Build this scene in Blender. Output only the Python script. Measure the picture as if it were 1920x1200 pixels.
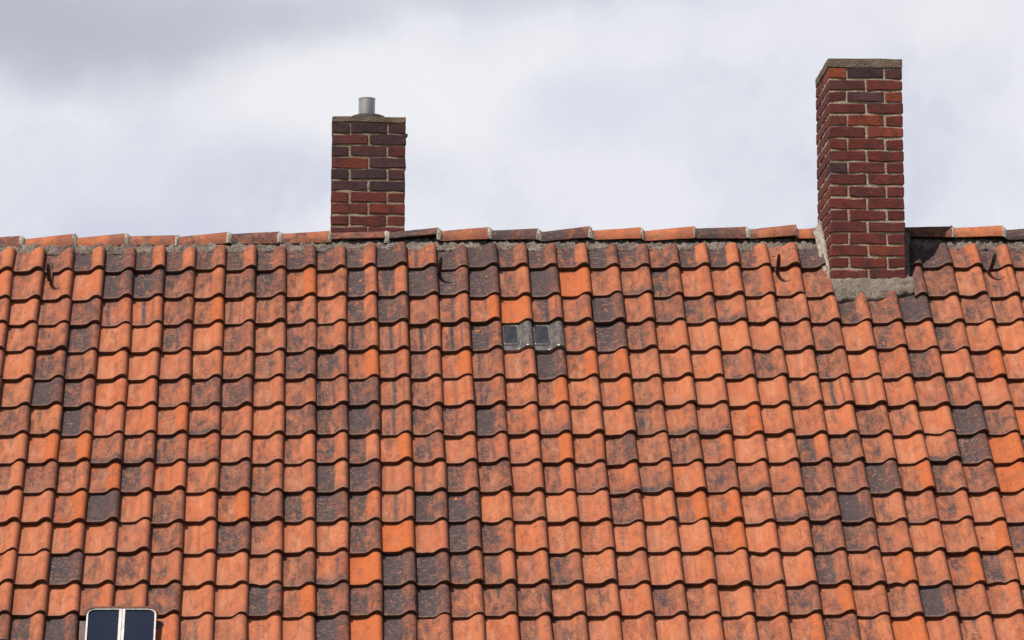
import bpy, bmesh, math, random
from mathutils import Vector, Matrix, noise, Euler

for o in list(bpy.data.objects):
    bpy.data.objects.remove(o, do_unlink=True)
SC = bpy.context.scene
COL = SC.collection
R = math.radians

# ------------------------------------------------------------------ camera
F, PX, PY = 6600.0, 608.0, 600.0            # focal length and principal point in photo pixels (1920 wide)
PITCH = R(9.46)
CAM = Vector((0, 0, 1.6))
cd = bpy.data.cameras.new('camera')
cam = bpy.data.objects.new('camera', cd); COL.objects.link(cam)
cam.location = CAM
cam.rotation_euler = (R(90) + PITCH, 0, 0)
cd.sensor_width = 36; cd.lens = 36 * F / 1920
cd.shift_x = (960 - PX) / 1920
cd.clip_start = 0.1; cd.clip_end = 2000
SC.camera = cam
SC.render.resolution_x, SC.render.resolution_y = 1024, 640

# ------------------------------------------------------------------ sun, sky, exposure
S = Vector((.388, .371, -.844)).normalized()   # direction the light travels
sd = bpy.data.lights.new('sun', 'SUN'); sd.energy = 4.75; sd.angle = R(.53); sd.color = (1, .95, .88)
sun = bpy.data.objects.new('sun', sd); COL.objects.link(sun)
sun.rotation_euler = S.to_track_quat('-Z', 'Y').to_euler(); sun.location = (-12, -9, 26)

SC.view_settings.view_transform = 'Standard'
SC.view_settings.look = 'None'
SC.view_settings.exposure = 0; SC.view_settings.gamma = 1
SC.view_settings.use_curve_mapping = False


class NT:
    """small node-graph helper"""
    def __init__(s, tree):
        s.t = tree; tree.nodes.clear()
    def n(s, typ, ins=None, **kw):
        nd = s.t.nodes.new(typ)
        for k, v in kw.items(): setattr(nd, k, v)
        for k, v in (ins or {}).items():
            sock = nd.inputs[k]
            if hasattr(v, 'is_output'): s.t.links.new(v, sock)
            else: sock.default_value = v
        return nd
    def math(s, op, a, b=0.0, c=0.0, clamp=False):
        return s.n('ShaderNodeMath', {0: a, 1: b, 2: c}, operation=op, use_clamp=clamp).outputs[0]
    def vm(s, op, a, b=(0, 0, 0)):
        nd = s.n('ShaderNodeVectorMath', {0: a, 1: b}, operation=op)
        return nd.outputs['Value'] if op in ('LENGTH', 'DOT_PRODUCT', 'DISTANCE') else nd.outputs[0]
    def ramp(s, x, a, b, lo=0.0, hi=1.0, smooth=True):
        return s.n('ShaderNodeMapRange', {0: x, 1: a, 2: b, 3: lo, 4: hi},
                   interpolation_type='SMOOTHSTEP' if smooth else 'LINEAR').outputs[0]
    def mix(s, f, a, b, blend='MIX'):
        nd = s.n('ShaderNodeMix', data_type='RGBA', blend_type=blend)
        for i, v in ((0, f), (6, a), (7, b)):
            if hasattr(v, 'is_output'): s.t.links.new(v, nd.inputs[i])
            else: nd.inputs[i].default_value = v if i == 0 else (*v, 1)[:4]
        return nd.outputs[2]
    def noise(s, vec, scale, detail=2, rough=.5, dist=0.0, col=False):
        nd = s.n('ShaderNodeTexNoise', {'Vector': vec, 'Scale': scale, 'Detail': detail, 'Roughness': rough, 'Distortion': dist})
        return nd.outputs['Color' if col else 'Fac']


def pix_dir(px, py):
    cx, cy = (px - PX) / F, (PY - py) / F
    c, s_ = math.cos(PITCH), math.sin(PITCH)
    return Vector((cx, c - cy * s_, s_ + cy * c)).normalized()


W = bpy.data.worlds.new('World'); SC.world = W; W.use_nodes = True
g = NT(W.node_tree)
tc = g.n('ShaderNodeTexCoord').outputs['Generated']
sky = g.n('ShaderNodeTexSky', sky_type='NISHITA', sun_disc=False, sun_elevation=R(58),
          sun_rotation=math.atan2(-S.x, -S.y) % (2 * math.pi), air_density=1.0, dust_density=1.5, ozone_density=1.0)
d0 = tc
wn = g.vm('SUBTRACT', g.noise(d0, 10, 6, .58, col=True), (.5, .5, .5))
dw = g.vm('ADD', d0, g.vm('MULTIPLY', wn, (.075, .075, .042)))


def blob(px, py, rx, ry, inner=.15):
    c = pix_dir(px, py)
    v = g.vm('MULTIPLY', g.vm('SUBTRACT', dw, tuple(c)), (F / rx, F / rx, F / ry))
    return g.ramp(g.vm('LENGTH', v), 1, inner)


K = 1 / .075     # the clouds' brightness over the world strength
ccol = lambda r, g_, b: (r * K, g_ * K, b * K)
base_n = g.noise(dw, 13, 6, .56)
cl = g.mix(g.ramp(base_n, .36, .66), ccol(.655, .68, .79), ccol(.85, .85, .905))
for b_, amt, colr in (
        (blob(700, 180, 640, 170, .3), .92, (.90, .90, .93)),
        (blob(150, 330, 420, 120), .6, (.78, .78, .86)),
        (blob(1180, 60, 420, 90), .55, (.88, .88, .92)),
        (blob(1560, 60, 500, 60), .5, (.84, .83, .89)),
        (blob(1130, 210, 200, 120), .6, (.68, .70, .83)),
        (blob(1800, 60, 140, 90), .8, (.90, .87, .91)),
        (blob(60, 30, 620, 190), .95, (.50, .51, .59)),
        (blob(450, 20, 420, 90), .6, (.54, .55, .63)),
        (blob(850, -30, 450, 70), .6, (.60, .61, .68))):
    cl = g.mix(g.math('MULTIPLY', b_, amt), cl, ccol(*colr))
sep = g.n('ShaderNodeSeparateXYZ', {0: d0})
low = g.math('MULTIPLY', g.ramp(sep.outputs[2], .26, .46, 1, 0), g.ramp(sep.outputs[1], .1, .6))
brk = g.ramp(g.noise(dw, 2.6, 5, .55), .54, .68)
mask = g.math('MAXIMUM', g.math('MULTIPLY', low, .96), g.math('MULTIPLY', brk, .8))
fin = g.mix(mask, sky.outputs[0], cl)
bg = g.n('ShaderNodeBackground', {'Color': fin, 'Strength': .075})
g.t.links.new(bg.outputs[0], g.n('ShaderNodeOutputWorld').inputs[0])

# ------------------------------------------------------------------ helpers
HOME = {}          # world position of each parent


def mesh_of(name, verts, faces, smooth=False, attrs=None):
    me = bpy.data.meshes.new(name)
    me.from_pydata([tuple(v) for v in verts], [], faces)
    if smooth: me.shade_smooth()
    for an, data in (attrs or {}).items():
        a = me.attributes.new(an, 'FLOAT_VECTOR', 'POINT')
        a.data.foreach_set('vector', [c for v in data for c in v])
    me.update()
    return me


def link(name, me, mat, parent, loc=(0, 0, 0), kind=None, label=None):
    """loc is in the world unless the parent is a leaning chimney (then local)"""
    o = bpy.data.objects.new(name, me); COL.objects.link(o)
    if mat and me and not me.materials: me.materials.append(mat)
    o.parent = parent
    o.location = Vector(loc) - HOME.get(parent, Vector()) if parent else Vector(loc)
    HOME[o] = Vector(loc)
    if kind: o['kind'] = kind
    if label: o['label'] = label
    return o


def world_obj(name, verts, faces, mat, parent, smooth=False, attrs=None, kind=None, label=None):
    """verts given in world space; the origin goes to the low centre of the piece"""
    n = len(verts)
    org = Vector((sum(v[0] for v in verts) / n, sum(v[1] for v in verts) / n, min(v[2] for v in verts)))
    me = mesh_of(name, [Vector(v) - org for v in verts], faces, smooth, attrs)
    return link(name, me, mat, parent, org, kind, label)


def box_vf(x0, x1, y0, y1, z0, z1):
    v = [(x, y, z) for z in (z0, z1) for y in (y0, y1) for x in (x0, x1)]
    f = [(0, 2, 3, 1), (4, 5, 7, 6), (0, 1, 5, 4), (2, 6, 7, 3), (0, 4, 6, 2), (1, 3, 7, 5)]
    return v, f


def sharp(me, deg=35):
    try: me.set_sharp_from_angle(angle=R(deg))
    except Exception: pass

# ------------------------------------------------------------------ materials


def mat_new(name):
    m = bpy.data.materials.new(name); m.use_nodes = True
    return m, NT(m.node_tree)


def finish(g, col, rough=.8, bump=None, dist=.004, spec=.3, **kw):
    ins = {'Base Color': col, 'Roughness': rough, 'Specular IOR Level': spec}
    ins.update(kw)
    if bump is not None:
        ins['Normal'] = g.n('ShaderNodeBump', {'Height': bump, 'Distance': dist, 'Strength': 1.0}).outputs[0]
    p = g.n('ShaderNodeBsdfPrincipled', {k: (v if hasattr(v, 'is_output') or not isinstance(v, tuple) else (*v, 1)) for k, v in ins.items()})
    g.t.links.new(p.outputs[0], g.n('ShaderNodeOutputMaterial').inputs[0])


def tile_material():
    m, g = mat_new('weathered_clay')
    at = lambda n: g.n('ShaderNodeSeparateXYZ', {0: g.n('ShaderNodeAttribute', attribute_name=n).outputs['Vector']}).outputs
    s, t, seed = at('tile_uv')
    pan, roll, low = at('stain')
    streak, lpan, lroll = at('wear')
    sx = g.math('MULTIPLY', seed, 37.7)
    def vec(ax, ay):
        return g.n('ShaderNodeCombineXYZ', {0: g.math('MULTIPLY', s, ax), 1: g.math('MULTIPLY', t, ay), 2: sx}).outputs[0]
    rnd = g.n('ShaderNodeTexWhiteNoise', {'W': seed}, noise_dimensions='1D')
    r1 = rnd.outputs['Value']
    rs = g.n('ShaderNodeSeparateXYZ', {0: rnd.outputs['Color']}).outputs
    isroll = g.ramp(s, .54, .66)
    # fired clay: more orange on the roll, paler and pinker where the rain runs
    clay = g.mix(rs[0], (.55, .170, .068), (.49, .130, .050))
    clay = g.mix(g.math('MULTIPLY', rs[1], .45), clay, (.43, .150, .078))
    pale = g.math('MULTIPLY', g.ramp(g.noise(vec(2.2, 1.2), 1.6, 4, .6), .38, .68), g.math('MULTIPLY_ADD', isroll, -.35, .58))
    clay = g.mix(pale, clay, (.57, .250, .142))
    clay = g.mix(g.math('MULTIPLY', g.ramp(g.noise(vec(14, 18), 1, 3, .7), .48, .66), .35), clay, (.40, .14, .085))
    # grey weathering film
    n1 = g.noise(vec(3.0, 2.0), 1.3, 6, .66, .5)
    n2 = g.noise(vec(9, 2.2), 1.0, 4, .6)
    n3 = g.noise(vec(5, 16), 1.0, 3, .6, 1.2)
    nn = g.math('ADD', g.math('MULTIPLY', n1, .62), g.math('ADD', g.math('MULTIPLY', n2, .2), g.math('MULTIPLY', n3, .18)))
    nn = g.ramp(nn, .30, .70, smooth=False)
    am = g.n('ShaderNodeMix', {0: isroll, 2: pan, 3: roll}).outputs[0]
    d = g.ramp(g.math('SUBTRACT', am, nn), -.50, .42)
    fine = g.noise(vec(22, 30), 1.0, 5, .7)
    d = g.math('MULTIPLY', d, g.math('MAXIMUM', g.ramp(fine, .34, .56, .45, 1.10), g.ramp(d, .62, .95)), clamp=True)
    # thin film along the left lap of every pan
    lap = g.math('MULTIPLY', g.ramp(g.math('ADD', s, g.math('MULTIPLY', n1, .25)), .42, .10), g.math('MULTIPLY_ADD', rs[1], .45, .15))
    flank = g.math('MULTIPLY', g.ramp(g.math('ADD', s, g.math('MULTIPLY', n3, .22)), .94, 1.10), g.math('MULTIPLY_ADD', rs[2], .6, .1))
    d = g.math('MAXIMUM', d, g.math('MAXIMUM', lap, flank))
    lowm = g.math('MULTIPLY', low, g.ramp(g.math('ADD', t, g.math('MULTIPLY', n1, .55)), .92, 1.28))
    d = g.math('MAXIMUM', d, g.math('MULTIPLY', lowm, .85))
    # run-off streaks: soft vertical bands
    c0 = at('edge')[1]
    wob = g.math('MULTIPLY_ADD', g.noise(vec(.2, 2.4), 1, 2), .10, -.05)
    sd_ = g.math('ABSOLUTE', g.math('SUBTRACT', g.math('ADD', s, wob), c0))
    band = g.ramp(g.math('ADD', sd_, g.math('MULTIPLY', g.noise(vec(12, 1.6), 1, 3), .07)), .20, .04)
    d2_ = g.math('ABSOLUTE', g.math('SUBTRACT', s, g.math('ADD', c0, .30)))
    band2 = g.math('MULTIPLY', g.ramp(g.math('ADD', d2_, g.math('MULTIPLY', n2, .06)), .10, .035), .7)
    band = g.math('MULTIPLY', g.math('MAXIMUM', band, band2), streak)
    d = g.math('MAXIMUM', d, g.math('MULTIPLY', band, .9))
    grey = g.mix(g.noise(vec(4, 5), 1.2, 4, .6), (.022, .024, .031), (.080, .070, .073))
    grey = g.mix(g.math('MULTIPLY', isroll, g.math('MULTIPLY_ADD', rs[0], .5, .12)), grey, (.135, .058, .050))
    c = g.mix(g.math('MULTIPLY', d, .95), clay, grey)
    # scaly pale flecks on the weathered skin
    fl = g.ramp(g.noise(vec(6, 17), 1.0, 3, .65, 1.6), .52, .64)
    fl = g.math('MULTIPLY', g.math('MULTIPLY', fl, g.ramp(d, .25, .7)), g.math('MULTIPLY_ADD', r1, .55, .15))
    c = g.mix(fl, c, (.36, .20, .14))
    # spalled skin showing fresh clay
    spl = g.math('MULTIPLY', g.ramp(g.noise(vec(5, 7), 1.0, 4, .6, .8), .665, .69), g.ramp(d, .45, .75))
    c = g.mix(spl, c, (.58, .165, .055))
    # pits and specks
    sp = g.ramp(g.noise(vec(26, 36), 1.0, 3, .6), .60, .68)
    c = g.mix(g.math('MULTIPLY', sp, .6), c, (.07, .045, .04))
    # paler lower arris
    c = g.mix(g.ramp(t, .955, .985, 0, .32), c, (.42, .25, .19))
    # orange lichen
    la = g.n('ShaderNodeMix', {0: isroll, 2: lpan, 3: lroll}).outputs[0]
    ln = g.math('ADD', g.math('MULTIPLY', g.noise(vec(4, 5), 1.2, 3, .6), .55), g.math('MULTIPLY', g.noise(vec(17, 24), 1.1, 3, .7), .45))
    lm = g.ramp(g.math('SUBTRACT', la, g.ramp(ln, .32, .68, smooth=False)), -.10, .12)
    c = g.mix(g.math('MULTIPLY', lm, g.ramp(g.noise(vec(24, 30), 1, 3, .6), .38, .54, .30, .90)), c, g.mix(g.noise(vec(20, 26), 1, 2), (.44, .100, .026), (.56, .150, .048)))
    # grimy edge faces, painted darker still to deepen the shadow lines between tiles
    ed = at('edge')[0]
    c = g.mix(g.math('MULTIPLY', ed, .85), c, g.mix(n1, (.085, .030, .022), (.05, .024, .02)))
    b = g.math('ADD', g.math('MULTIPLY', g.noise(vec(30, 44), 1, 4, .65), .35),
               g.math('ADD', g.math('MULTIPLY', n3, g.math('MULTIPLY_ADD', d, 1.1, .15)), g.math('MULTIPLY', lm, .35)))
    b = g.math('SUBTRACT', b, g.math('MULTIPLY', sp, .3))
    finish(g, c, g.math('MULTIPLY_ADD', d, -.14, .84), b, .006, .16)
    return m


def brick_material():
    m, g = mat_new('old_brick')
    oi = g.n('ShaderNodeObjectInfo')
    tc = g.n('ShaderNodeTexCoord').outputs['Object']
    off = g.vm('ADD', tc, g.n('ShaderNodeCombineXYZ', {0: g.math('MULTIPLY', oi.outputs['Random'], 71.0), 1: g.math('MULTIPLY', oi.outputs['Random'], 33.0), 2: 0.0}).outputs[0])
    n1 = g.noise(off, 14, 5, .62, .4)
    n2 = g.noise(off, 60, 4, .6)
    c = g.mix(g.math('MULTIPLY', g.ramp(n1, .42, .70), .75), oi.outputs['Color'], (.058, .034, .038))
    c = g.mix(g.math('MULTIPLY', g.ramp(n2, .52, .72), .5), c, (.27, .060, .034))
    c = g.mix(g.math('MULTIPLY', g.ramp(g.noise(off, 130, 2), .62, .74), .6), c, (.04, .02, .02))
    finish(g, c, .88, g.math('ADD', n2, g.math('MULTIPLY', g.noise(off, 150, 3, .6), .5)), .005, .2)
    return m


def mortar_material(name, c0, c1, c2, scale=1.0, dist=.006):
    m, g = mat_new(name)
    tc = g.n('ShaderNodeTexCoord').outputs['Object']
    n1 = g.noise(tc, 9 * scale, 5, .6)
    n2 = g.noise(tc, 70 * scale, 4, .65)
    v = g.n('ShaderNodeTexVoronoi', {'Vector': tc, 'Scale': 95 * scale}).outputs['Distance']
    c = g.mix(g.ramp(n1, .35, .65), c0, c1)
    c = g.mix(g.math('MULTIPLY', g.ramp(n2, .50, .66), .75), c, c2)
    finish(g, c, .95, g.math('ADD', n2, g.math('MULTIPLY', v, -.6)), dist, .1)
    return m


def simple_material(name, c0, c1, rough=.6, scale=20, metallic=0.0, bump=.002, spec=.4):
    m, g = mat_new(name)
    tc = g.n('ShaderNodeTexCoord').outputs['Object']
    n1 = g.noise(tc, scale, 5, .62)
    finish(g, g.mix(g.ramp(n1, .36, .66), c0, c1), rough, g.noise(tc, scale * 5, 3, .6), bump, spec, Metallic=metallic)
    return m


M_TILE = tile_material()
M_BRICK = brick_material()
M_JOINT = mortar_material('chimney_mortar', (.42, .325, .225), (.34, .25, .17), (.22, .155, .11))
M_JOINT2 = mortar_material('pale_chimney_mortar', (.50, .40, .30), (.42, .33, .24), (.28, .21, .15))
M_BED = mortar_material('ridge_mortar', (.28, .225, .188), (.155, .118, .098), (.06, .045, .038), .8, .012)
M_WHITE = mortar_material('pale_mortar', (.46, .405, .34), (.34, .29, .235), (.17, .135, .11), 1.0, .006)
M_APRON = mortar_material('cement_fillet', (.30, .245, .20), (.20, .16, .13), (.09, .068, .056), 1.2, .008)
M_CAP = mortar_material('cement_cap', (.25, .185, .14), (.17, .12, .095), (.09, .062, .052), 1.2, .008)
M_STEEL = simple_material('flue_steel', (.60, .54, .50), (.48, .43, .40), .38, 9, .75, .0005)
M_SOOT = simple_material('sooty_collar', (.035, .028, .03), (.06, .045, .04), .8, 30)
M_RUST = simple_material('rusty_iron', (.085, .035, .022), (.035, .018, .014), .75, 60)
M_WPAINT = simple_material('flaking_white_paint', (.78, .75, .73), (.55, .49, .45), .5, 34, bump=.0012)
M_RED = simple_material('rusted_edge', (.10, .042, .025), (.20, .08, .045), .8, 40)
M_WOOD = simple_material('roof_boards', (.10, .065, .04), (.06, .04, .028), .85, 8)
M_WALL = simple_material('wall_render', (.62, .57, .50), (.55, .50, .44), .9, 4)
M_ZINC = simple_material('zinc_flashing', (.16, .105, .085), (.10, .07, .06), .6, 14)


def glass_pane_material():
    m, g = mat_new('dark_pane')
    tc = g.n('ShaderNodeTexCoord').outputs['Object']
    n = g.noise(tc, 6, 3, .5)
    finish(g, g.mix(n, (.011, .015, .031), (.019, .024, .043)), g.ramp(n, .3, .7, .06, .16), None, 0, .5)
    return m


def glass_tile_material():
    m, g = mat_new('moulded_glass')
    tc = g.n('ShaderNodeTexCoord').outputs['Object']
    n = g.noise(g.vm('MULTIPLY', tc, (1, .6, .6)), 30, 4, .6)
    finish(g, g.mix(g.ramp(n, .35, .65), (.27, .24, .225), (.14, .12, .115)), .16, n, .002, .6,
           **{'Transmission Weight': .35, 'IOR': 1.45})
    return m


M_DUSTY = simple_material('dusty_pane', (.030, .030, .038), (.060, .056, .060), .28, 22, bump=.0008)
M_PANE = glass_pane_material(); M_GLASS = glass_tile_material()


def grass_material():
    m, g = mat_new('lawn')
    tc = g.n('ShaderNodeTexCoord').outputs['Object']
    n = g.noise(tc, .6, 6, .65)
    finish(g, g.mix(g.ramp(n, .35, .65), (.055, .085, .025), (.09, .10, .04)), .95, g.noise(tc, 20, 3), .03, .1)
    return m

# ------------------------------------------------------------------ roof geometry in the world
TH = R(50.3)
CT, ST = math.cos(TH), math.sin(TH)
D = 23.16                                     # distance of the ridge
cp, spn = math.cos(PITCH), math.sin(PITCH)


def proj(P):
    v = Vector(P) - CAM
    dep = v.y * cp + v.z * spn
    up = -v.y * spn + v.z * cp
    return PX + F * v.x / dep, PY - F * up / dep, dep


def at_y(px, py, Y):
    """world point seen at pixel (px, py) at distance Y"""
    d_ = pix_dir(px, py)
    return CAM + d_ * (Y / d_.y)


ZR = at_y(PX, 437, D).z                       # apex of the roof plane


def RP(x, w, h):
    return Vector((x, D - w * CT - h * ST, ZR - w * ST + h * CT))


def inv_w(py, h=.03):
    lo, hi = -1.0, 9.0
    for _ in range(60):
        m_ = (lo + hi) / 2
        if proj(RP(0, m_, h))[1] < py: lo = m_
        else: hi = m_
    return lo


def x_at(px, py, h=.03):
    w = inv_w(py, h)
    return (px - PX) * proj(RP(0, w, h))[2] / F


ROW_PX = [502, 555.5, 605, 657, 709, 760.5, 815, 868, 923, 979, 1036, 1097, 1154.5, 1213]
ROW_W = [inv_w(p, .04) for p in ROW_PX]
for _ in range(2): ROW_W.append(ROW_W[-1] + .265)
TW = .2
EDGE0 = x_at(705.5, 490)                       # right edge of column 0
K0, K1 = -18, 28


def dip(x, w):
    """the old ridge sags towards the left"""
    a = max(0.0, min(1.0, (1.3 - x) / 3.4)); a = a * a * (3 - 2 * a)
    return .046 * a * math.exp(-(w / 1.15) ** 2)


def sag(x, w):
    return .006 * noise.noise(Vector((x * .8, w * .8, 3.1))) + .004 * noise.noise(Vector((x * 2.1, w * 2.3, 9.7)))


GRID = [
    "psmnrnnmnmmmnrsrdmmnrmmnnnpd--ddpnn",
    "opporrmpmmhpnnrrdprbpgmppppm--rmpsp",
    "posmssmhspppnmpshbsprpmmgpppmmdpmpp",
    "opmmoomomppps" + "sssm" + "GG" + "prmpooopmompmpoo",
    "pommooopppmmhpphsorhhpoopmomopmohoo",
    "dprmoopmmopsmsposphohpoooopsoopsooo",
    "mmprooh" + "gpommrsmprpgoomgghoppmpodmbo",
    "oohhggmgpppnnhmosphpmpmpoonmpogdbmp",
    "ppmphmopmppnrosmmpngg" + "gomgpmmrhmmbpo",
    "ooohdpmohmnrnsrropoomohhpgmrpgpoppp",
    "ooooopmompoombormoopooohoommpophmoo",
    "ooodpmpoopmgbrrmnpmopooopomphphnooo",
    "opooppmoorhmmrrpmmppompopmhpprpomoo",
    "ommrWWoppoorbrmooppopooppHmpbopopoo".replace('H', 'h'),
]
for r_ in GRID: assert len(r_) == 35, (len(r_), r_)
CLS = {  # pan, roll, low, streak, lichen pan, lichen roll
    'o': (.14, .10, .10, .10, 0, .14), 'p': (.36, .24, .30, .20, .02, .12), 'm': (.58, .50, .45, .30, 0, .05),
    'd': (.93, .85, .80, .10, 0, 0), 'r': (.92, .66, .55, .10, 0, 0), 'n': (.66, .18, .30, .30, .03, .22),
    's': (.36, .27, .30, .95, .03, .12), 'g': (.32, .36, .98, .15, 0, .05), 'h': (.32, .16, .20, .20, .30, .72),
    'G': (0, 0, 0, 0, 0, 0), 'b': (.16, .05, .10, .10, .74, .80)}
PROF = [(0, .004), (.03, .001), (.18, -.001), (.36, 0), (.50, .002), (.58, .008), (.65, .020), (.72, .033),
        (.79, .0415), (.86, .0445), (.92, .0425), (.97, .036), (1.005, .026), (1.025, .012)]
TT = [0, .3, .65, .95, .985, 1.0]


def prof(s):
    for (a, za), (b, zb) in zip(PROF, PROF[1:]):
        if s <= b: return za + (zb - za) * (s - a) / (b - a)
    return PROF[-1][1]


rng = random.Random(11)


def tile_geo(k, row, cls, s0=0.0, s1=1.025, chip=False):
    """vertices in the world, faces and attributes of one interlocking pan tile"""
    rr = random.Random(k * 101 + row * 7919 + 5)
    xr = EDGE0 + k * TW
    wb = ROW_W[row]
    wt = (ROW_W[row - 1] if row else inv_w(464, .02) + .045) - .05
    dx, dwv, dh = rr.gauss(0, .0028), rr.gauss(0, .0052), rr.gauss(0, .0022)
    if rr.random() < .10: dh += .004; dwv += rr.uniform(-.008, .008)
    yaw, tilt = rr.gauss(0, .010), rr.gauss(0, .009)
    seed = rr.random()
    if cls == 'G': dx = dwv = dh = yaw = tilt = 0
    nick = rr.choice((.08, .2, .3, .8, .9)) if rr.random() < .07 and cls != 'G' else 0
    ss = [s0] + [s for s, _ in PROF if s0 < s < s1] + [s1]
    V, A, F_, E = [], [], [], []
    c = CLS[cls]
    j = lambda v, a: max(0, v + rr.uniform(-a, a))
    st = (j(c[0], .12), j(c[1], .12), j(c[2], .2)); we = (j(c[3], .15), j(c[4], .03), j(c[5], .12))
    if row < 6 and -3 <= k <= 7:        # run-off below the squat chimney
        st = (st[0] + .15, st[1] + .12, st[2]); we = (we[0] + .35 * rr.random(), we[1], we[2])
    else: st = (st[0] + .05, st[1] + .04, st[2] + .10)
    if cls == 'o' and rr.random() < .3: we = (rr.uniform(.3, .6), we[1], we[2])
    ns = len(ss)

    def pt(s, t, dz=0.0):
        lx = (s - 1) * TW
        x = xr + lx + dx + yaw * (t - .5) * .3
        w = wt + (wb - wt) * t + dwv - yaw * lx
        h = .010 + .034 * t + prof(s) * (1.0 + .03 * math.sin(seed * 40)) + dh + tilt * (s - .5) * .2 + dz
        h += sag(x, w)
        return RP(x, w + dip(x, w), h)
    for t in TT:
        for s in ss:
            dz = -.0032 if t == 1.0 else 0
            dz += .0012 * noise.noise(Vector((s * 5, t * 4, seed * 90)))
            tt = t
            if t > .9: tt += .013 * noise.noise(Vector((s * 7, seed * 70, 1.5)))
            if nick and t > .94 and (s < nick if nick < .5 else s > nick): tt -= .035 + .03 * noise.noise(Vector((s * 9, seed * 55, 2)))
            if chip and t > .94 and .05 < s < .55: tt -= .05 + .03 * math.sin(s * 25)
            V.append(pt(s, tt, dz)); A.append((s, t, seed))
    for i in range(len(TT) - 1):
        for q in range(ns - 1):
            a = i * ns + q
            F_.append((a, a + ns, a + ns + 1, a + 1))
    TK = -.021
    nbase = len(V)
    # bottom edge, right edge, left edge and top edge
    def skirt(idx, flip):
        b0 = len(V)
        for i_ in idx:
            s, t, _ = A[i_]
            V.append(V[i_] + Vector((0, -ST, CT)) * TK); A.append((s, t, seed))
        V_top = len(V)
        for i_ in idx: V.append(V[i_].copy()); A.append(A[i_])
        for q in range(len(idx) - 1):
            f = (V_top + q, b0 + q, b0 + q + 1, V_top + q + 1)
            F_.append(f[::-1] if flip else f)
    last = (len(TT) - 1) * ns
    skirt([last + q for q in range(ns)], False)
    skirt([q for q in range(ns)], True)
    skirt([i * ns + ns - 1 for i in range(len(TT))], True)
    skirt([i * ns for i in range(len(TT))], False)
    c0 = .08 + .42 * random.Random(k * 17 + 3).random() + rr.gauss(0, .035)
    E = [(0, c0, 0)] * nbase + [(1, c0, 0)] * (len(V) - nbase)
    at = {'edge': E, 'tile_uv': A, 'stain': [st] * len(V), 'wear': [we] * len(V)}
    return V, F_, at


# ------------------------------------------------------------------ ground and house
gv, gf = box_vf(-400, 400, -400, 400, -.5, 0)
gr = world_obj('ground', gv, gf, grass_material(), None); gr['kind'] = 'structure'

WE = ROW_W[-1] + .02
XL, XR = EDGE0 + (K0 - 1) * TW - .05, EDGE0 + K1 * TW + .05
house = bpy.data.objects.new('house', None); COL.objects.link(house)
house.location = (0, D, 0); HOME[house] = Vector((0, D, 0))
house['label'] = 'house with weathered orange clay tile roof and two red brick chimneys'
house['category'] = 'house'
YE = RP(0, WE, 0).y
wv, wf = [], []
zt = RP(0, WE - .25, -.2).z
gab = [(YE + .3, 0), (2 * D - YE - .3, 0), (2 * D - YE - .3, zt), (D, ZR - .25), (YE + .3, zt)]
for x in (XL + .15, XR - .15):
    wv += [(x, y, z) for y, z in gab]
wf = [(0, 1, 2, 3, 4), (9, 8, 7, 6, 5), (0, 5, 6, 1), (1, 6, 7, 2), (2, 7, 8, 3), (3, 8, 9, 4), (4, 9, 5, 0)]
world_obj('wall', wv, wf, M_WALL, house)
# boarded deck under the tiles, both slopes in one closed sheet
b_ = lambda p: Vector((0, 2 * D - p.y, p.z))
sec = [RP(0, WE, -.02), None, b_(RP(0, WE, -.02)), b_(RP(0, WE, -.06)), None, RP(0, WE, -.06)]
sec[1] = Vector((0, D, ZR - .085)); sec[4] = Vector((0, D, ZR - .15))
dv = [(x, p.y, p.z) for x in (XL, XR) for p in sec]
df = [tuple(range(6))[::-1], tuple(range(6, 12))] + [(i, (i + 1) % 6, (i + 1) % 6 + 6, i + 6) for i in range(6)]
roof = world_obj('roof', dv, df, M_WOOD, house)
roof['label'] = 'steep weathered roof of interlocking clay tiles'

# right chimney footprint, needed for the cut tiles
WF = inv_w(551, .0)
Y_RC = RP(0, WF, .0).y                        # front face of the right chimney
dep_rc = proj((0, Y_RC, at_y(PX, 400, Y_RC).z))[2]
XC0, XC1 = (1553.5 - PX) * dep_rc / F, (1692.5 - PX) * dep_rc / F

tiles = []
glass_spec = []
for row in range(len(ROW_W)):
    for k in range(K0, K1 + 1):
        if row < 14 and -12 <= k <= 22: cls = GRID[row][k + 12]
        else: cls = rng.choice('ooopppmmsghdn')
        if row == 14 and k in (-8, -7): continue
        if row == 15 and k in (-8, -7): cls = 'p'
        if cls in '-W': continue
        if cls == 'G': glass_spec.append((k, row)); continue
        s0, s1 = 0.0, 1.025
        if k == 15 and row == 0: s1 = .80
        if k == 15 and row == 1: s1 = .93
        if k == 18 and row == 0: s0 = .56
        if k == 18 and row == 1: s0 = .60
        V, F_, A = tile_geo(k, row, cls, s0, s1, chip=(k, row) in ((19, 11), (16, 11)))
        ps = [proj(V[i])[:2] for i in (0, len(PROF) - 1 if s1 > 1 and s0 == 0 else 3)] + [proj(v)[:2] for v in V[-40:-20]]
        y1_ = ROW_PX[row] if row < 14 else 1300
        y0_ = (ROW_PX[row - 1] if row < 15 else 1300) if row else 462
        xs = [p[0] for p in ps]
        vis = max(0, min(1920, max(xs)) - max(0, min(xs))) * max(0, min(1200, y1_) - max(0, min(y0_, 1200)))
        tiles.append((vis, V, F_, A))
tiles.sort(key=lambda q: -q[0])
for vis, V, F_, A in tiles[:300]:
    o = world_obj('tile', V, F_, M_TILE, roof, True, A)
    sharp(o.data, 50)
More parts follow.
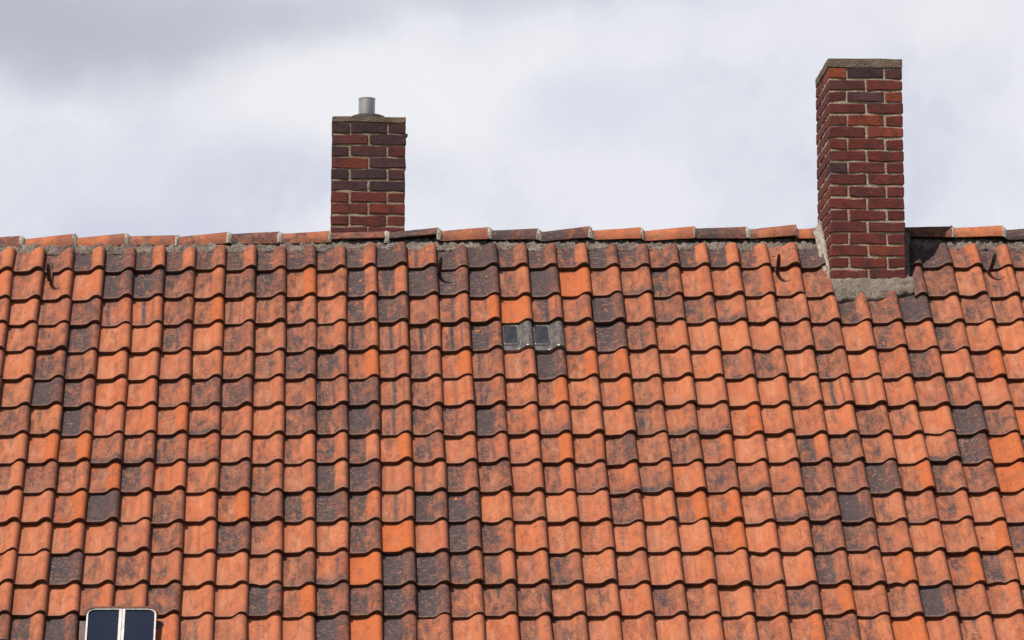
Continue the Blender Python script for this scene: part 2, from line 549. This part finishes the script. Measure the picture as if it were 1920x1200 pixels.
# the smaller ones towards the ridge and past the frame, still one tile each in shape
BV, BF, BA = [], [], {'edge': [], 'tile_uv': [], 'stain': [], 'wear': []}
for vis, V, F_, A in tiles[300:]:
    n0 = len(BV); BV += V
    BF += [tuple(i + n0 for i in f) for f in F_]
    for k_ in BA: BA[k_] += A[k_]
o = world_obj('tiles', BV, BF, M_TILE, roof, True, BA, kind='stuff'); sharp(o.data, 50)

# ------------------------------------------------------------------ two glass tiles
for k, row in glass_spec:
    V, F_, A = tile_geo(k, row, 'G')
    gt = bpy.data.objects.new('glass_tile', None); COL.objects.link(gt)
    base = V[0]; gt.parent = house; gt.location = base - HOME[house]; HOME[gt] = base.copy()
    gt['label'] = 'dull glass roof tile with dark window'
    o = world_obj('tile_body', V, F_, M_GLASS, gt, True, A); sharp(o.data, 50)
    xr = EDGE0 + k * TW; wb = ROW_W[row]; wt = ROW_W[row - 1]
    def q(s, f, h):
        x = xr + (s - 1) * TW; w = wt + (wb - wt) * f
        return RP(x, w + dip(x, w) + sag(x, w) * 0, .010 + .034 * (.14 + .86 * f) + sag(x, w) + .003 + h)
    # dark pane with rounded corners, in a low moulded rim
    def ring(s0, s1, f0, f1, h, n=3, r=.04):
        out = []
        for cs, cf, a0 in ((s1 - r, f1 - r, 0), (s0 + r, f1 - r, 90), (s0 + r, f0 + r, 180), (s1 - r, f0 + r, 270)):
            for i in range(n):
                a = R(a0 + 90 * i / (n - 1))
                out.append(q(cs + r * math.cos(a), cf + r * math.sin(a), h))
        return out
    a_ = ring(.08, .54, .04, .78, .001); n = len(a_)
    world_obj('pane', a_ + ring(.08, .54, .04, .78, -.004), [tuple(range(n))[::-1]] + [(i, (i + 1) % n, n + (i + 1) % n, n + i) for i in range(n)], M_DUSTY, gt)
    o1 = ring(.045, .58, .0, .84, -.004); o2 = ring(.055, .57, .015, .825, .006); o3 = ring(.085, .535, .05, .77, .006); o4 = ring(.09, .53, .06, .76, -.004)
    fs = []
    for b in range(3):
        fs += [(b * n + i, (b + 1) * n + i, (b + 1) * n + (i + 1) % n, b * n + (i + 1) % n) for i in range(n)]
    world_obj('rim', o1 + o2 + o3 + o4, fs, M_GLASS, gt, True)

# ------------------------------------------------------------------ lumpy mortar sheets


def lumpy(name, top, bot, mat, parent, nu, nv, bulge, amp, freq, nrm=(0, -ST, CT), thick=.03, seed=0.0, edge=.4, label=None, kind=None):
    """closed sheet of trowelled mortar between two polylines"""
    def along(pl, f):
        L = [0.0]
        for a, b in zip(pl, pl[1:]): L.append(L[-1] + (Vector(b) - Vector(a)).length)
        d_ = f * L[-1]
        for i in range(len(pl) - 1):
            if d_ <= L[i + 1] + 1e-9:
                return Vector(pl[i]).lerp(Vector(pl[i + 1]), (d_ - L[i]) / max(1e-9, L[i + 1] - L[i]))
        return Vector(pl[-1])
    nrm = Vector(nrm).normalized()
    V = []
    for u in range(nu + 1):
        a, b = along(top, u / nu), along(bot, u / nu)
        dirn = (b - a)
        for v in range(nv + 1):
            f = v / nv
            ragged = edge * .12 * noise.noise(Vector((u * .35, seed, 4.4))) * (f - .2) if f > .5 else 0
            p = a + dirn * (f + ragged)
            n_ = noise.fractal(p * freq + Vector((seed, 0, 0)), 1.0, 2.0, 3)
            p = p + nrm * (bulge * math.sin(math.pi * min(1, f * .9 + .1)) + amp * n_)
            V.append(p)
    F_ = []
    st = nv + 1
    for u in range(nu):
        for v in range(nv):
            i = u * st + v
            F_.append((i, i + 1, i + st + 1, i + st))
    n0 = len(V)
    V += [p - nrm * thick for p in V[:n0]]
    rim = [u * st for u in range(nu)] + [nu * st + v for v in range(nv)] + [u * st + nv for u in range(nu, 0, -1)] + [v for v in range(nv, 0, -1)]
    for i, j in zip(rim, rim[1:] + rim[:1]):
        F_.append((i, j, j + n0, i + n0))
    F_ += [tuple(x + n0 for x in reversed(f)) for f in F_[:nu * nv]]
    return world_obj(name, V, F_, mat, parent, True, kind=kind, label=label)


# ------------------------------------------------------------------ ridge tiles and their mortar
RIDGE = [(-150, -58, 447, 442, 'o'), (-53, 40, 446.5, 441, 'r'), (47, 139, 447, 437, 'O'), (143, 236, 445, 436, 'O'), (244, 331, 442, 439.5, 'k'), (336, 427, 443, 433.5, 'k'),
         (433, 522, 437.5, 433, 'n'), (528, 617, 437, 431.5, 'k'), (621, 722, 436, 432.5, 'S'), (729, 820, 435, 425.5, 'T'),
         (826, 915, 432, 424.5, 'k'), (921, 1007, 431, 427, 'D'), (1013, 1103, 434, 423, 'D'), (1109, 1200, 431, 425, 'O'),
         (1206, 1300, 432, 423, 'O'), (1303, 1397, 427, 424, 'D'), (1404, 1490, 429, 420, 'k'), (1491, 1530, 429, 426, 'O'),
         (1697, 1782, 425, 423, 'r'), (1787, 1877, 426.5, 421.5, 'O'), (1882, 1975, 430, 424, 'D'), (1980, 2070, 428, 422, 'k'), (2076, 2165, 428, 422, 'o')]
RCL = {'o': (.15, .1, .1, .1, 0, 0), 'O': (.20, .12, .15, .1, .05, .05), 'r': (.62, .60, .3, .1, 0, 0), 'k': (.46, .40, .4, .2, .05, .1),
       'n': (.72, .66, .4, .1, 0, 0), 'D': (.92, .72, .3, .2, .03, .06), 'S': (.62, .66, .1, .1, 0, 0), 'T': (.86, .86, .1, .1, 0, 0)}
depR = proj((0, D, ZR))[2]
wx = lambda px: (px - PX) * depR / F
wz = lambda py: at_y(PX, py, D - .03).z
ends = []
for ti, (xa, xb, ya, yb, c) in enumerate(RIDGE):
    rr = random.Random(ti * 31 + 4)
    slab = c in 'ST'
    r0, r1 = (.098, .104) if slab else (.085, .096)
    V, A, F_ = [], [], []
    A0, A1 = (-62, 72) if slab else (-86 + rr.uniform(-4, 3), 84)
    na, nx = 14, 7
    seed = rr.random()
    cl_ = RCL[c]
    for layer, off in ((0, 0.0), (1, -.014)):
        for i in range(nx + 1):
            f = i / nx
            x = wx(xa) + (wx(xb) - wx(xa)) * f
            r = r0 + (r1 - r0) * f + (.003 if f > .8 else 0)
            zc = wz(ya + (yb - ya) * f) - r
            for q_ in range(na + 1):
                a = R(A0 + (A1 - A0) * q_ / na)
                rad = r + off + .0018 * noise.noise(Vector((x * 9, a * 3, seed * 50)))
                ex = .004 * noise.noise(Vector((a * 4, seed * 30, f))) if f in (0.0, 1.0) else 0
                # q_=0 faces the camera
                V.append(Vector((x + ex, D + rad * math.sin(a), zc + rad * math.cos(a))))
                A.append((f * 1.4 if not slab else f, q_ / na * 1.6, seed))
    st = na + 1; n0 = (nx + 1) * st
    for i in range(nx):
        for q_ in range(na):
            a = i * st + q_
            F_.append((a, a + 1, a + st + 1, a + st)[::-1])
            F_.append((a + n0, a + 1 + n0, a + st + 1 + n0, a + st + n0))
    for i in range(nx):
        for q_ in (0, na):
            a = i * st + q_
            f = (a, a + st, a + st + n0, a + n0)
            F_.append(f[::-1] if q_ == 0 else f)
    for q_ in range(na):
        for i in (0, nx):
            a = i * st + q_
            f = (a, a + 1, a + 1 + n0, a + n0)
            F_.append(f[::-1] if i == 0 else f)
    o = world_obj('ridge_tile', V, F_, M_TILE, roof, True,
                  {'tile_uv': A, 'stain': [cl_[:3]] * len(V), 'wear': [cl_[3:]] * len(V)})
    sharp(o.data, 45)
    ends.append((xb, yb, r1, ti))
# pale mortar smeared in the joints
for (xb, yb, r1, ti), nxt in zip(ends, RIDGE[1:]):
    if xb == 1530: continue
    gap = max(4.0, nxt[0] - xb + 2)
    rr = random.Random(ti)
    xa_, xb_ = wx(xb - 1), wx(xb - 1 + gap + rr.uniform(-1, 3))
    V, F_ = [], []
    na = 10
    for i in range(4):
        f = i / 3
        x = xa_ + (xb_ - xa_) * f
        top = yb + (nxt[2] - yb) * f
        r = r1 + .004 - .012 * f
        zc = wz(top - 1) - r
        for q_ in range(na + 1):
            a = R(-86 + 172 * q_ / na)
            rad = r + .007 * noise.noise(Vector((x * 40, a * 3, ti * 3.3)))
            xx = x + .010 * noise.noise(Vector((a * 2.5, f * 2, ti * 7.7))) + .010 * (1 - abs(a)) * (1 - f)
            V.append(Vector((xx, D + rad * math.sin(a), zc + rad * math.cos(a))))
    st = na + 1
    for i in range(3):
        for q_ in range(na):
            a = i * st + q_
            F_.append((a + st, a + st + 1, a + 1, a))
    F_ += [tuple(range(na + 1)), tuple(range(3 * st, 4 * st))[::-1]]
    world_obj('mortar_joint', V, F_, M_WHITE, roof, True)

# bed of crumbling mortar between ridge tiles and the first course
for x0, x1, sd_ in ((XL, XC0 + .02, 1.0), (XC1 - .02, XR, 5.0)):
    n_ = int((x1 - x0) / .011)
    top, bot = [], []
    for i in range(41):
        x = x0 + (x1 - x0) * i / 40
        top.append(RP(x, .035 + dip(x, 0), -.012)); bot.append(RP(x, .20 + dip(x, .19), .014))
    lumpy('mortar_bed', top, bot, M_BED, roof, n_, 12, .008, .021, 34, seed=sd_, thick=.03)
# rear side of the ridge, plain
for x0, x1 in ((XL, XR),):
    pass

# ------------------------------------------------------------------ chimneys
BH, BJ = .0685, .0118
_bm = {}


def brick_mesh(L, Wd, H, var):
    key = (round(L, 3), round(Wd, 3), round(H, 3), var)
    if key in _bm: return _bm[key]
    rr = random.Random(hash(key) & 0xffff)
    bm = bmesh.new()
    bmesh.ops.create_cube(bm, size=1)
    for v in bm.verts: v.co = Vector((v.co.x * L, v.co.y * Wd, v.co.z * H))
    long_e = [e for e in bm.edges if abs((e.verts[0].co - e.verts[1].co).x) > L * .9]
    bmesh.ops.subdivide_edges(bm, edges=long_e, cuts=2, use_grid_fill=True)
    for v in bm.verts: v.co += Vector((rr.gauss(0, .0014), rr.gauss(0, .0012), rr.gauss(0, .0036)))
    bm.normal_update()
    es = [e for e in bm.edges if len(e.link_faces) == 2 and e.calc_face_angle(0) > R(40)]
    bmesh.ops.bevel(bm, geom=es, offset=.0055, segments=1, affect='EDGES')
    for v in bm.verts: v.co += Vector((rr.gauss(0, .0012), rr.gauss(0, .0008), rr.gauss(0, .0012)))
    me = bpy.data.meshes.new('brick'); bm.to_mesh(me); bm.free()
    me.materials.append(M_BRICK)
    _bm[key] = me
    return me


REDS = [(.185, .043, .030), (.175, .040, .029), (.155, .037, .031), (.192, .046, .031), (.145, .038, .035)]
DARK = [(.075, .038, .040), (.060, .036, .040), (.095, .042, .042)]


def chimney(xc0, xc1, yf, ztop, ncourse, depth_bricks, lean, label, darkness, fixed, zbase, cap_h, prox):
    W_ = xc1 - xc0
    full = (W_ - BJ) / 2
    half = (full - BJ) / 2
    dep = depth_bricks * full + (math.ceil(depth_bricks) - 1) * BJ - (BJ / 2 if depth_bricks % 1 else 0)
    if depth_bricks % 1: dep = 2 * full + half + 2 * BJ
    ch = bpy.data.objects.new('chimney', None); COL.objects.link(ch)
    org = Vector(((xc0 + xc1) / 2, yf + dep / 2, zbase))
    ch.parent = house; ch.location = org - HOME[house]; ch.rotation_euler = (0, lean, 0)
    ch['label'] = label
    Ht = ztop - zbase
    rr = random.Random(int(W_ * 1e5) + ncourse)
    pitch = BH + BJ
    zt = Ht - cap_h

    def put(lx, ly, lz, L, axis, face, c, i):
        me = brick_mesh(L, half, BH, rr.randrange(7))
        o = bpy.data.objects.new('brick', me); COL.objects.link(o)
        o.parent = ch
        o.location = (lx + rr.uniform(-.0012, .0012), ly + rr.uniform(-.0012, .0012), lz + rr.gauss(0, .001))
        o.rotation_euler = (rr.uniform(-.007, .007), rr.uniform(-.007, .007), (R(90) if axis == 'y' else 0) + rr.uniform(-.007, .007))
        col = rr.choice(DARK) if rr.random() < darkness(c) else rr.choice(REDS)
        if face == 'f' and (c, i) in fixed: col = fixed[(c, i)]
        v = rr.uniform(.9, 1.1)
        o.color = (col[0] * v, col[1] * v, col[2] * v, 1)
    x0, y0 = -W_ / 2, -dep / 2
    for c in range(ncourse):
        z = zt - (c + .5) * pitch
        if c % 2 == 1:      # two stretchers across the front, short run down each side
            put(x0 + full / 2, y0 + half / 2, z, full, 'x', 'f', c, 0)
            put(-x0 - full / 2, y0 + half / 2, z, full, 'x', 'f', c, 1)
            ya = y0 + half + BJ; yb = -y0
            for sx in (-1, 1):
                y = ya; L = full
                while y < yb - .03:
                    L = min(full, yb - y)
                    put(sx * (W_ / 2 - half / 2), y + L / 2, z, L, 'y', 's', c, 9)
                    y += L + BJ
        else:
            put(0, y0 + half / 2, z, full, 'x', 'f', c, 1)
            for sx in (-1, 1):
                y = y0; i = 0
                while y < -y0 - .03:
                    L = min(full, -y0 - y)
                    put(sx * (W_ / 2 - half / 2), y + L / 2, z, L, 'y', 'f' if i == 0 else 's', c, 0 if sx < 0 else 2)
                    y += L + BJ; i += 1
    # mortar body: slightly recessed, uneven
    rec = .0056
    V, F_ = [], []
    nz = int(Ht / .02); per = []
    xa, xb, ya, yb = x0 + rec, -x0 - rec, y0 + rec, -y0 - rec
    n1 = 16
    for i in range(n1): per.append((xa + (xb - xa) * i / n1, ya))
    for i in range(n1): per.append((xb, ya + (yb - ya) * i / n1))
    for i in range(n1): per.append((xb - (xb - xa) * i / n1, yb))
    for i in range(n1): per.append((xa, yb - (yb - ya) * i / n1))
    m_ = len(per)
    for iz in range(nz + 1):
        z = (zt - .002) * iz / nz
        for (x, y) in per:
            nn = Vector((x / (xb - xa) * 2, y / (yb - ya) * 2, 0))
            k_ = .0022 * noise.noise(Vector((x * 22, y * 22, z * 22 + prox)))
            V.append(Vector((x * (1 + k_ / W_ * 2), y * (1 + k_ / dep * 2), z)))
    for iz in range(nz):
        for i in range(m_):
            j_ = (i + 1) % m_
            F_.append((iz * m_ + i, iz * m_ + j_, (iz + 1) * m_ + j_, (iz + 1) * m_ + i))
    F_ += [tuple(range(m_))[::-1], tuple(range(nz * m_, (nz + 1) * m_))]
    link_local('mortar', mesh_of('mortar', V, F_, False), M_JOINT if prox > 1.5 else M_JOINT2, ch)
    # cement cap with rough edges
    bm = bmesh.new(); bmesh.ops.create_cube(bm, size=1)
    bmesh.ops.subdivide_edges(bm, edges=bm.edges[:], cuts=9, use_grid_fill=True)
    for v in bm.verts:
        p = Vector((v.co.x * (W_ + .004), v.co.y * (dep + .004), zt + cap_h / 2 + .001 + v.co.z * (cap_h - .004)))
        v.co = p + Vector((noise.noise(p * 14) * .004, noise.noise(p * 15 + Vector((3, 0, 0))) * .004, noise.noise(p * 11) * .006))
    me = bpy.data.meshes.new('chimney_cap'); bm.to_mesh(me); bm.free()
    link_local('chimney_cap', me, M_CAP, ch)
    return ch, zt + cap_h, dep


def link_local(name, me, mat, parent, loc=(0, 0, 0)):
    o = bpy.data.objects.new(name, me); COL.objects.link(o)
    me.materials.append(mat); o.parent = parent; o.location = loc
    return o


def lathe(profile, n=32):
    V, F_ = [], []
    for r, z in profile:
        for i in range(n):
            a = 2 * math.pi * i / n
            V.append((r * math.cos(a), r * math.sin(a), z))
    for k in range(len(profile) - 1):
        for i in range(n):
            j = (i + 1) % n
            F_.append((k * n + i, k * n + j, (k + 1) * n + j, (k + 1) * n + i))
    return V, F_


# tall chimney standing through the near slope
zt_r = at_y(PX, 110, Y_RC).z
z527 = at_y(PX, 526.5, Y_RC).z
cap_r = at_y(PX, 110, Y_RC).z - at_y(PX, 126.5, Y_RC).z
BPITCH = (zt_r - cap_r - z527) / 18
BH = BPITCH - BJ
rr_dark = lambda c: .07 if c < 6 else .02
OR = (.25, .062, .032)
fx = {(0, 0): (.30, .065, .035), (0, 1): (.055, .034, .038), (0, 2): (.10, .045, .042), (1, 0): (.12, .04, .036), (2, 1): (.085, .04, .042), (2, 2): OR,
      (4, 1): (.28, .062, .032), (5, 1): (.26, .06, .036), (15, 1): (.24, .055, .035)}
chr_, _, dep_r = chimney(XC0, XC1, Y_RC, zt_r, 18, 2.5, R(.55), 'tall brick chimney rising through the near slope beside its shadow',
                         lambda c: rr_dark(c), fx, z527 - .9, cap_r, 1.0)
# squat chimney just behind the ridge
Y_LC = D + .14
dl = proj((0, Y_LC, at_y(PX, 330, Y_LC).z))[2]
XL0, XL1 = (615.5 - PX) * dl / F, (753.5 - PX) * dl / F
zt_l = at_y(PX, 218.5, Y_LC).z
cap_l = zt_l - at_y(PX, 229, Y_LC).z
DK = (.060, .036, .040)
fl = {(0, 0): DK, (0, 1): (.052, .034, .038), (0, 2): (.085, .036, .036), (1, 1): DK, (1, 0): (.14, .040, .036), (2, 0): (.08, .036, .042), (2, 1): (.10, .04, .04),
      (3, 1): (.085, .04, .042), (4, 0): DK, (4, 2): (.09, .04, .042), (5, 0): (.08, .04, .045)}
chl, ztl, dep_l = chimney(XL0, XL1, Y_LC, zt_l, 10, 2, R(.85), 'squat brick chimney with a short steel flue behind the ridge',
                          lambda c: .5 - .06 * c, fl, zt_l - 1.9, cap_l, 2.0)
pz = zt_l - (zt_l - 1.9)
px_off = (684.5 - 688.5) * dl / F
V, F_ = lathe([(.057, -.05), (.057, .118), (.059, .120), (.059, .124), (.054, .124), (.053, .02), (.0, .02)])
me = mesh_of('flue_pipe', V, F_, True); sharp(me, 40)
link_local('flue_pipe', me, M_STEEL, chl, (px_off, -dep_l / 2 + .20, pz + .045))
V, F_ = lathe([(.130, -.03), (.128, .0), (.118, .012), (.095, .021), (.07, .026), (.0565, .027)])
me = mesh_of('flue_collar', V, F_, True)
link_local('flue_collar', me, M_SOOT, chl, (px_off + .01, -dep_l / 2 + .20, pz + .027))
# tuft of moss on the right edge near the top
bm = bmesh.new(); bmesh.ops.create_icosphere(bm, subdivisions=2, radius=.014)
for v in bm.verts: v.co *= 1 + .5 * noise.noise(v.co * 130)
me = bpy.data.meshes.new('moss_tuft'); bm.to_mesh(me); bm.free()
link_local('moss_tuft', me, M_SOOT, chl, ((XL1 - XL0) / 2 + .004, -dep_l / 2 + .02, pz - .125))

# cement around the foot of the tall chimney
apx = lambda px, py, h=.03: RP(x_at(px, py, h), inv_w(py, h), h)
top = [Vector((XC0 - .005, Y_RC - .004, z527 + .012)), Vector((XC1 - .02, Y_RC - .004, z527 + .014)), Vector((XC1 + .065, Y_RC + .02, z527 + .025))]
bot = [apx(1564, 563, .030), apx(1640, 561, .030), apx(1718, 546, .034)]
lumpy('cement_fillet', top, bot, M_APRON, house, 46, 12, .012, .010, 30, thick=.05, seed=2.0, edge=1.2)
tl = [Vector((XC0 - .006, D - .02, ZR + .085)), Vector((XC0 - .006, Y_RC + .12, z527 + .19)), Vector((XC0 - .008, Y_RC - .02, z527 + .0))]
bl = [apx(1526, 434, .06), apx(1538, 492, .055), apx(1562, 556, .045)]
lumpy('cement_fillet', tl, bl, M_WHITE, house, 40, 10, .002, .016, 34, nrm=(-.6, -.6, .5), thick=.06, seed=8.0, edge=1.5)
tr = [Vector((XC1 + .003, D - .02, ZR + .06)), Vector((XC1 + .003, Y_RC, z527 + .02))]
br = [apx(1706, 440, .035), apx(1707, 530, .035)]
lumpy('cement_fillet', br, tr, M_APRON, house, 24, 7, .012, .010, 32, nrm=(.6, -.6, .5), thick=.05, seed=12.0)

# ------------------------------------------------------------------ roof hooks


def hook(px, py, lean, label):
    x0 = x_at(px, py, .04); w0 = inv_w(py, .04)
    path = [(-.13, .010, 0), (-.05, .012, 0), (0, .016, 0), (.035, .022, 0), (.062, .040, .1), (.074, .070, .25), (.070, .105, .5), (.055, .140, .75), (.036, .170, 1)]
    pts = []
    for i in range(len(path) - 1):      # a little smoothing
        for f in (0, .5):
            a, b = path[i], path[i + 1]
            pts.append(tuple(a[j] + (b[j] - a[j]) * f for j in range(3)))
    pts.append(path[-1])
    V, F_ = [], []
    hw, th = .0125, .004
    for i, (u, h, l) in enumerate(pts):
        a = pts[max(0, i - 1)]; b = pts[min(len(pts) - 1, i + 1)]
        du, dh = b[0] - a[0], b[1] - a[1]
        L = math.hypot(du, dh)
        nu, nh = -dh / L, du / L
        wd = hw * (1 if i < len(pts) - 2 else (.85 if i == len(pts) - 2 else .5))
        for sx, sn in ((-1, 1), (1, 1), (1, -1), (-1, -1)):
            V.append(RP(x0 + sx * wd + lean * l, w0 + u + sn * th * nu + dip(x0, w0), h + .018 + sn * th * nh))
    m_ = len(pts)
    for i in range(m_ - 1):
        for q_ in range(4):
            a, b = i * 4 + q_, i * 4 + (q_ + 1) % 4
            F_.append((a, b, b + 4, a + 4))
    F_ += [(3, 2, 1, 0), tuple(range((m_ - 1) * 4, m_ * 4))]
    o = world_obj('roof_hook', V, F_, M_RUST, None, label=label)
    o['category'] = 'roof hook'; o['group'] = 'iron roof hooks below the ridge'


for px, py, ln, lb in (
        (95, 512, -.006, 'rusty iron roof hook on the orange tiles well left of the squat chimney'),
        (822, 507, .014, 'rusty iron roof hook on dark grey tiles just right of the squat chimney'),
        (1455, 502, .004, 'rusty iron roof hook just left of the tall chimney'),
        (1851, 501, .030, 'rusty iron roof hook right of the tall chimney, beyond its shadow')):
    hook(px, py, ln, lb)

# ------------------------------------------------------------------ skylight
sk = bpy.data.objects.new('skylight', None); COL.objects.link(sk)
cy = 1176
sx0, sx1 = x_at(161, cy, .10), x_at(292, cy, .10)
wT = inv_w(1142, .10); wB = wT + .52
so = RP((sx0 + sx1) / 2, wB, .05)
sk.parent = house; sk.location = so - HOME[house]; HOME[sk] = so
sk['label'] = 'small white framed skylight with two dark panes, low on the slope'


def outline(x0, x1, w0, w1, rl, rr_, n=7):
    """clockwise outline with rounded upper corners"""
    out = [(x0, w1)]
    if rl:
        for i in range(n):
            a = math.pi + (math.pi / 2) * i / (n - 1)
            out.append((x0 + rl + rl * math.cos(a), w0 + rl * .8 + rl * .8 * math.sin(a)))
    else: out.append((x0, w0))
    if rr_:
        for i in range(n):
            a = 1.5 * math.pi + (math.pi / 2) * i / (n - 1)
            out.append((x1 - rr_ + rr_ * math.cos(a), w0 + rr_ * .8 + rr_ * .8 * math.sin(a)))
    else: out.append((x1, w0))
    out.append((x1, w1))
    return out


def slab(name, ol, h0, h1, mat, parent):
    n = len(ol)
    V = [RP(x, w, h0) for x, w in ol] + [RP(x, w, h1) for x, w in ol]
    F_ = [tuple(range(n)), tuple(range(n, 2 * n))[::-1]] + [(i, n + i, n + (i + 1) % n, (i + 1) % n) for i in range(n)]
    return world_obj(name, V, F_, mat, parent)


def frame_ring(name, o, i_, h0, h1, mat, parent):
    n = len(o)
    V = [RP(x, w, h) for ol, h in ((o, h0), (o, h1), (i_, h1), (i_, h0)) for x, w in ol]
    F_ = []
    for b in range(4):
        c = (b + 1) % 4
        for q_ in range(n):
            r_ = (q_ + 1) % n
            F_.append((b * n + q_, c * n + q_, c * n + r_, b * n + r_))
    return world_obj(name, V, F_, mat, parent)


xm = (sx0 + sx1) / 2 + .004
slab('flashing', [(sx0 - .045, wB + .06), (sx0 - .045, wT + .03), (sx1 + .045, wT + .03), (sx1 + .045, wB + .06)], .012, .030, M_ZINC, sk)
slab('curb', outline(sx0 + .012, sx1 - .012, wT + .015, wB - .01, .05, .05), .030, .084, M_ZINC, sk)
for xa, xb, rl, rr_ in ((sx0, xm - .0015, .055, 0), (xm + .0015, sx1, 0, .055)):
    fw = .0095
    ol = outline(xa, xb, wT, wB, rl, rr_)
    wl, wr = (fw, .017) if rl else (.015, fw)
    il = outline(xa + wl, xb - wr, wT + fw, wB - .02, rl * .8, rr_ * .8)
    frame_ring('frame', ol, il, .086, .108, M_WPAINT, sk)
    gl = outline(xa + wl + .004, xb - wr - .004, wT + fw + .004, wB - .024, rl * .75, rr_ * .75)
    frame_ring('gasket', il, gl, .087, .101, M_SOOT, sk)
    slab('pane', gl, .088, .098, M_PANE, sk)
# rusty hood strip over the top edge
top_o = outline(sx0 - .010, sx1 + .010, wT - .017, wB, .064, .064)[1:-1]
top_i = outline(sx0 + .002, sx1 - .002, wT + .003, wB, .053, .053)[1:-1]
n = len(top_o)
V = [RP(x, w, h + .002 * noise.noise(Vector((x * 60, w * 60, 1)))) for ol, h in ((top_o, .07), (top_o, .106), (top_i, .113), (top_i, .07)) for x, w in ol]
F_ = []
for b in range(4):
    c = (b + 1) % 4
    for q_ in range(n - 1): F_.append((b * n + q_, c * n + q_, c * n + q_ + 1, b * n + q_ + 1))
F_ += [(0, n, 2 * n, 3 * n)[::-1], (n - 1, 2 * n - 1, 3 * n - 1, 4 * n - 1)]
world_obj('hood_strip', V, F_, M_RED, sk)

# eaves gutter
V, F_ = [], []
for x in (XL, XR):
    for rad in (.06, .056):
        for i in range(9):
            a = math.pi + math.pi * i / 8
            V.append((x, YE - .02 + rad * math.cos(a), RP(0, WE, 0).z - .01 + rad * math.sin(a)))
for i in range(8):
    F_ += [(i, i + 1, i + 19, i + 18), (i + 9, i + 27, i + 28, i + 10)]
F_ += [(0, 18, 27, 9), (8, 17, 35, 26)]
world_obj('gutter', V, F_, M_ZINC, house)
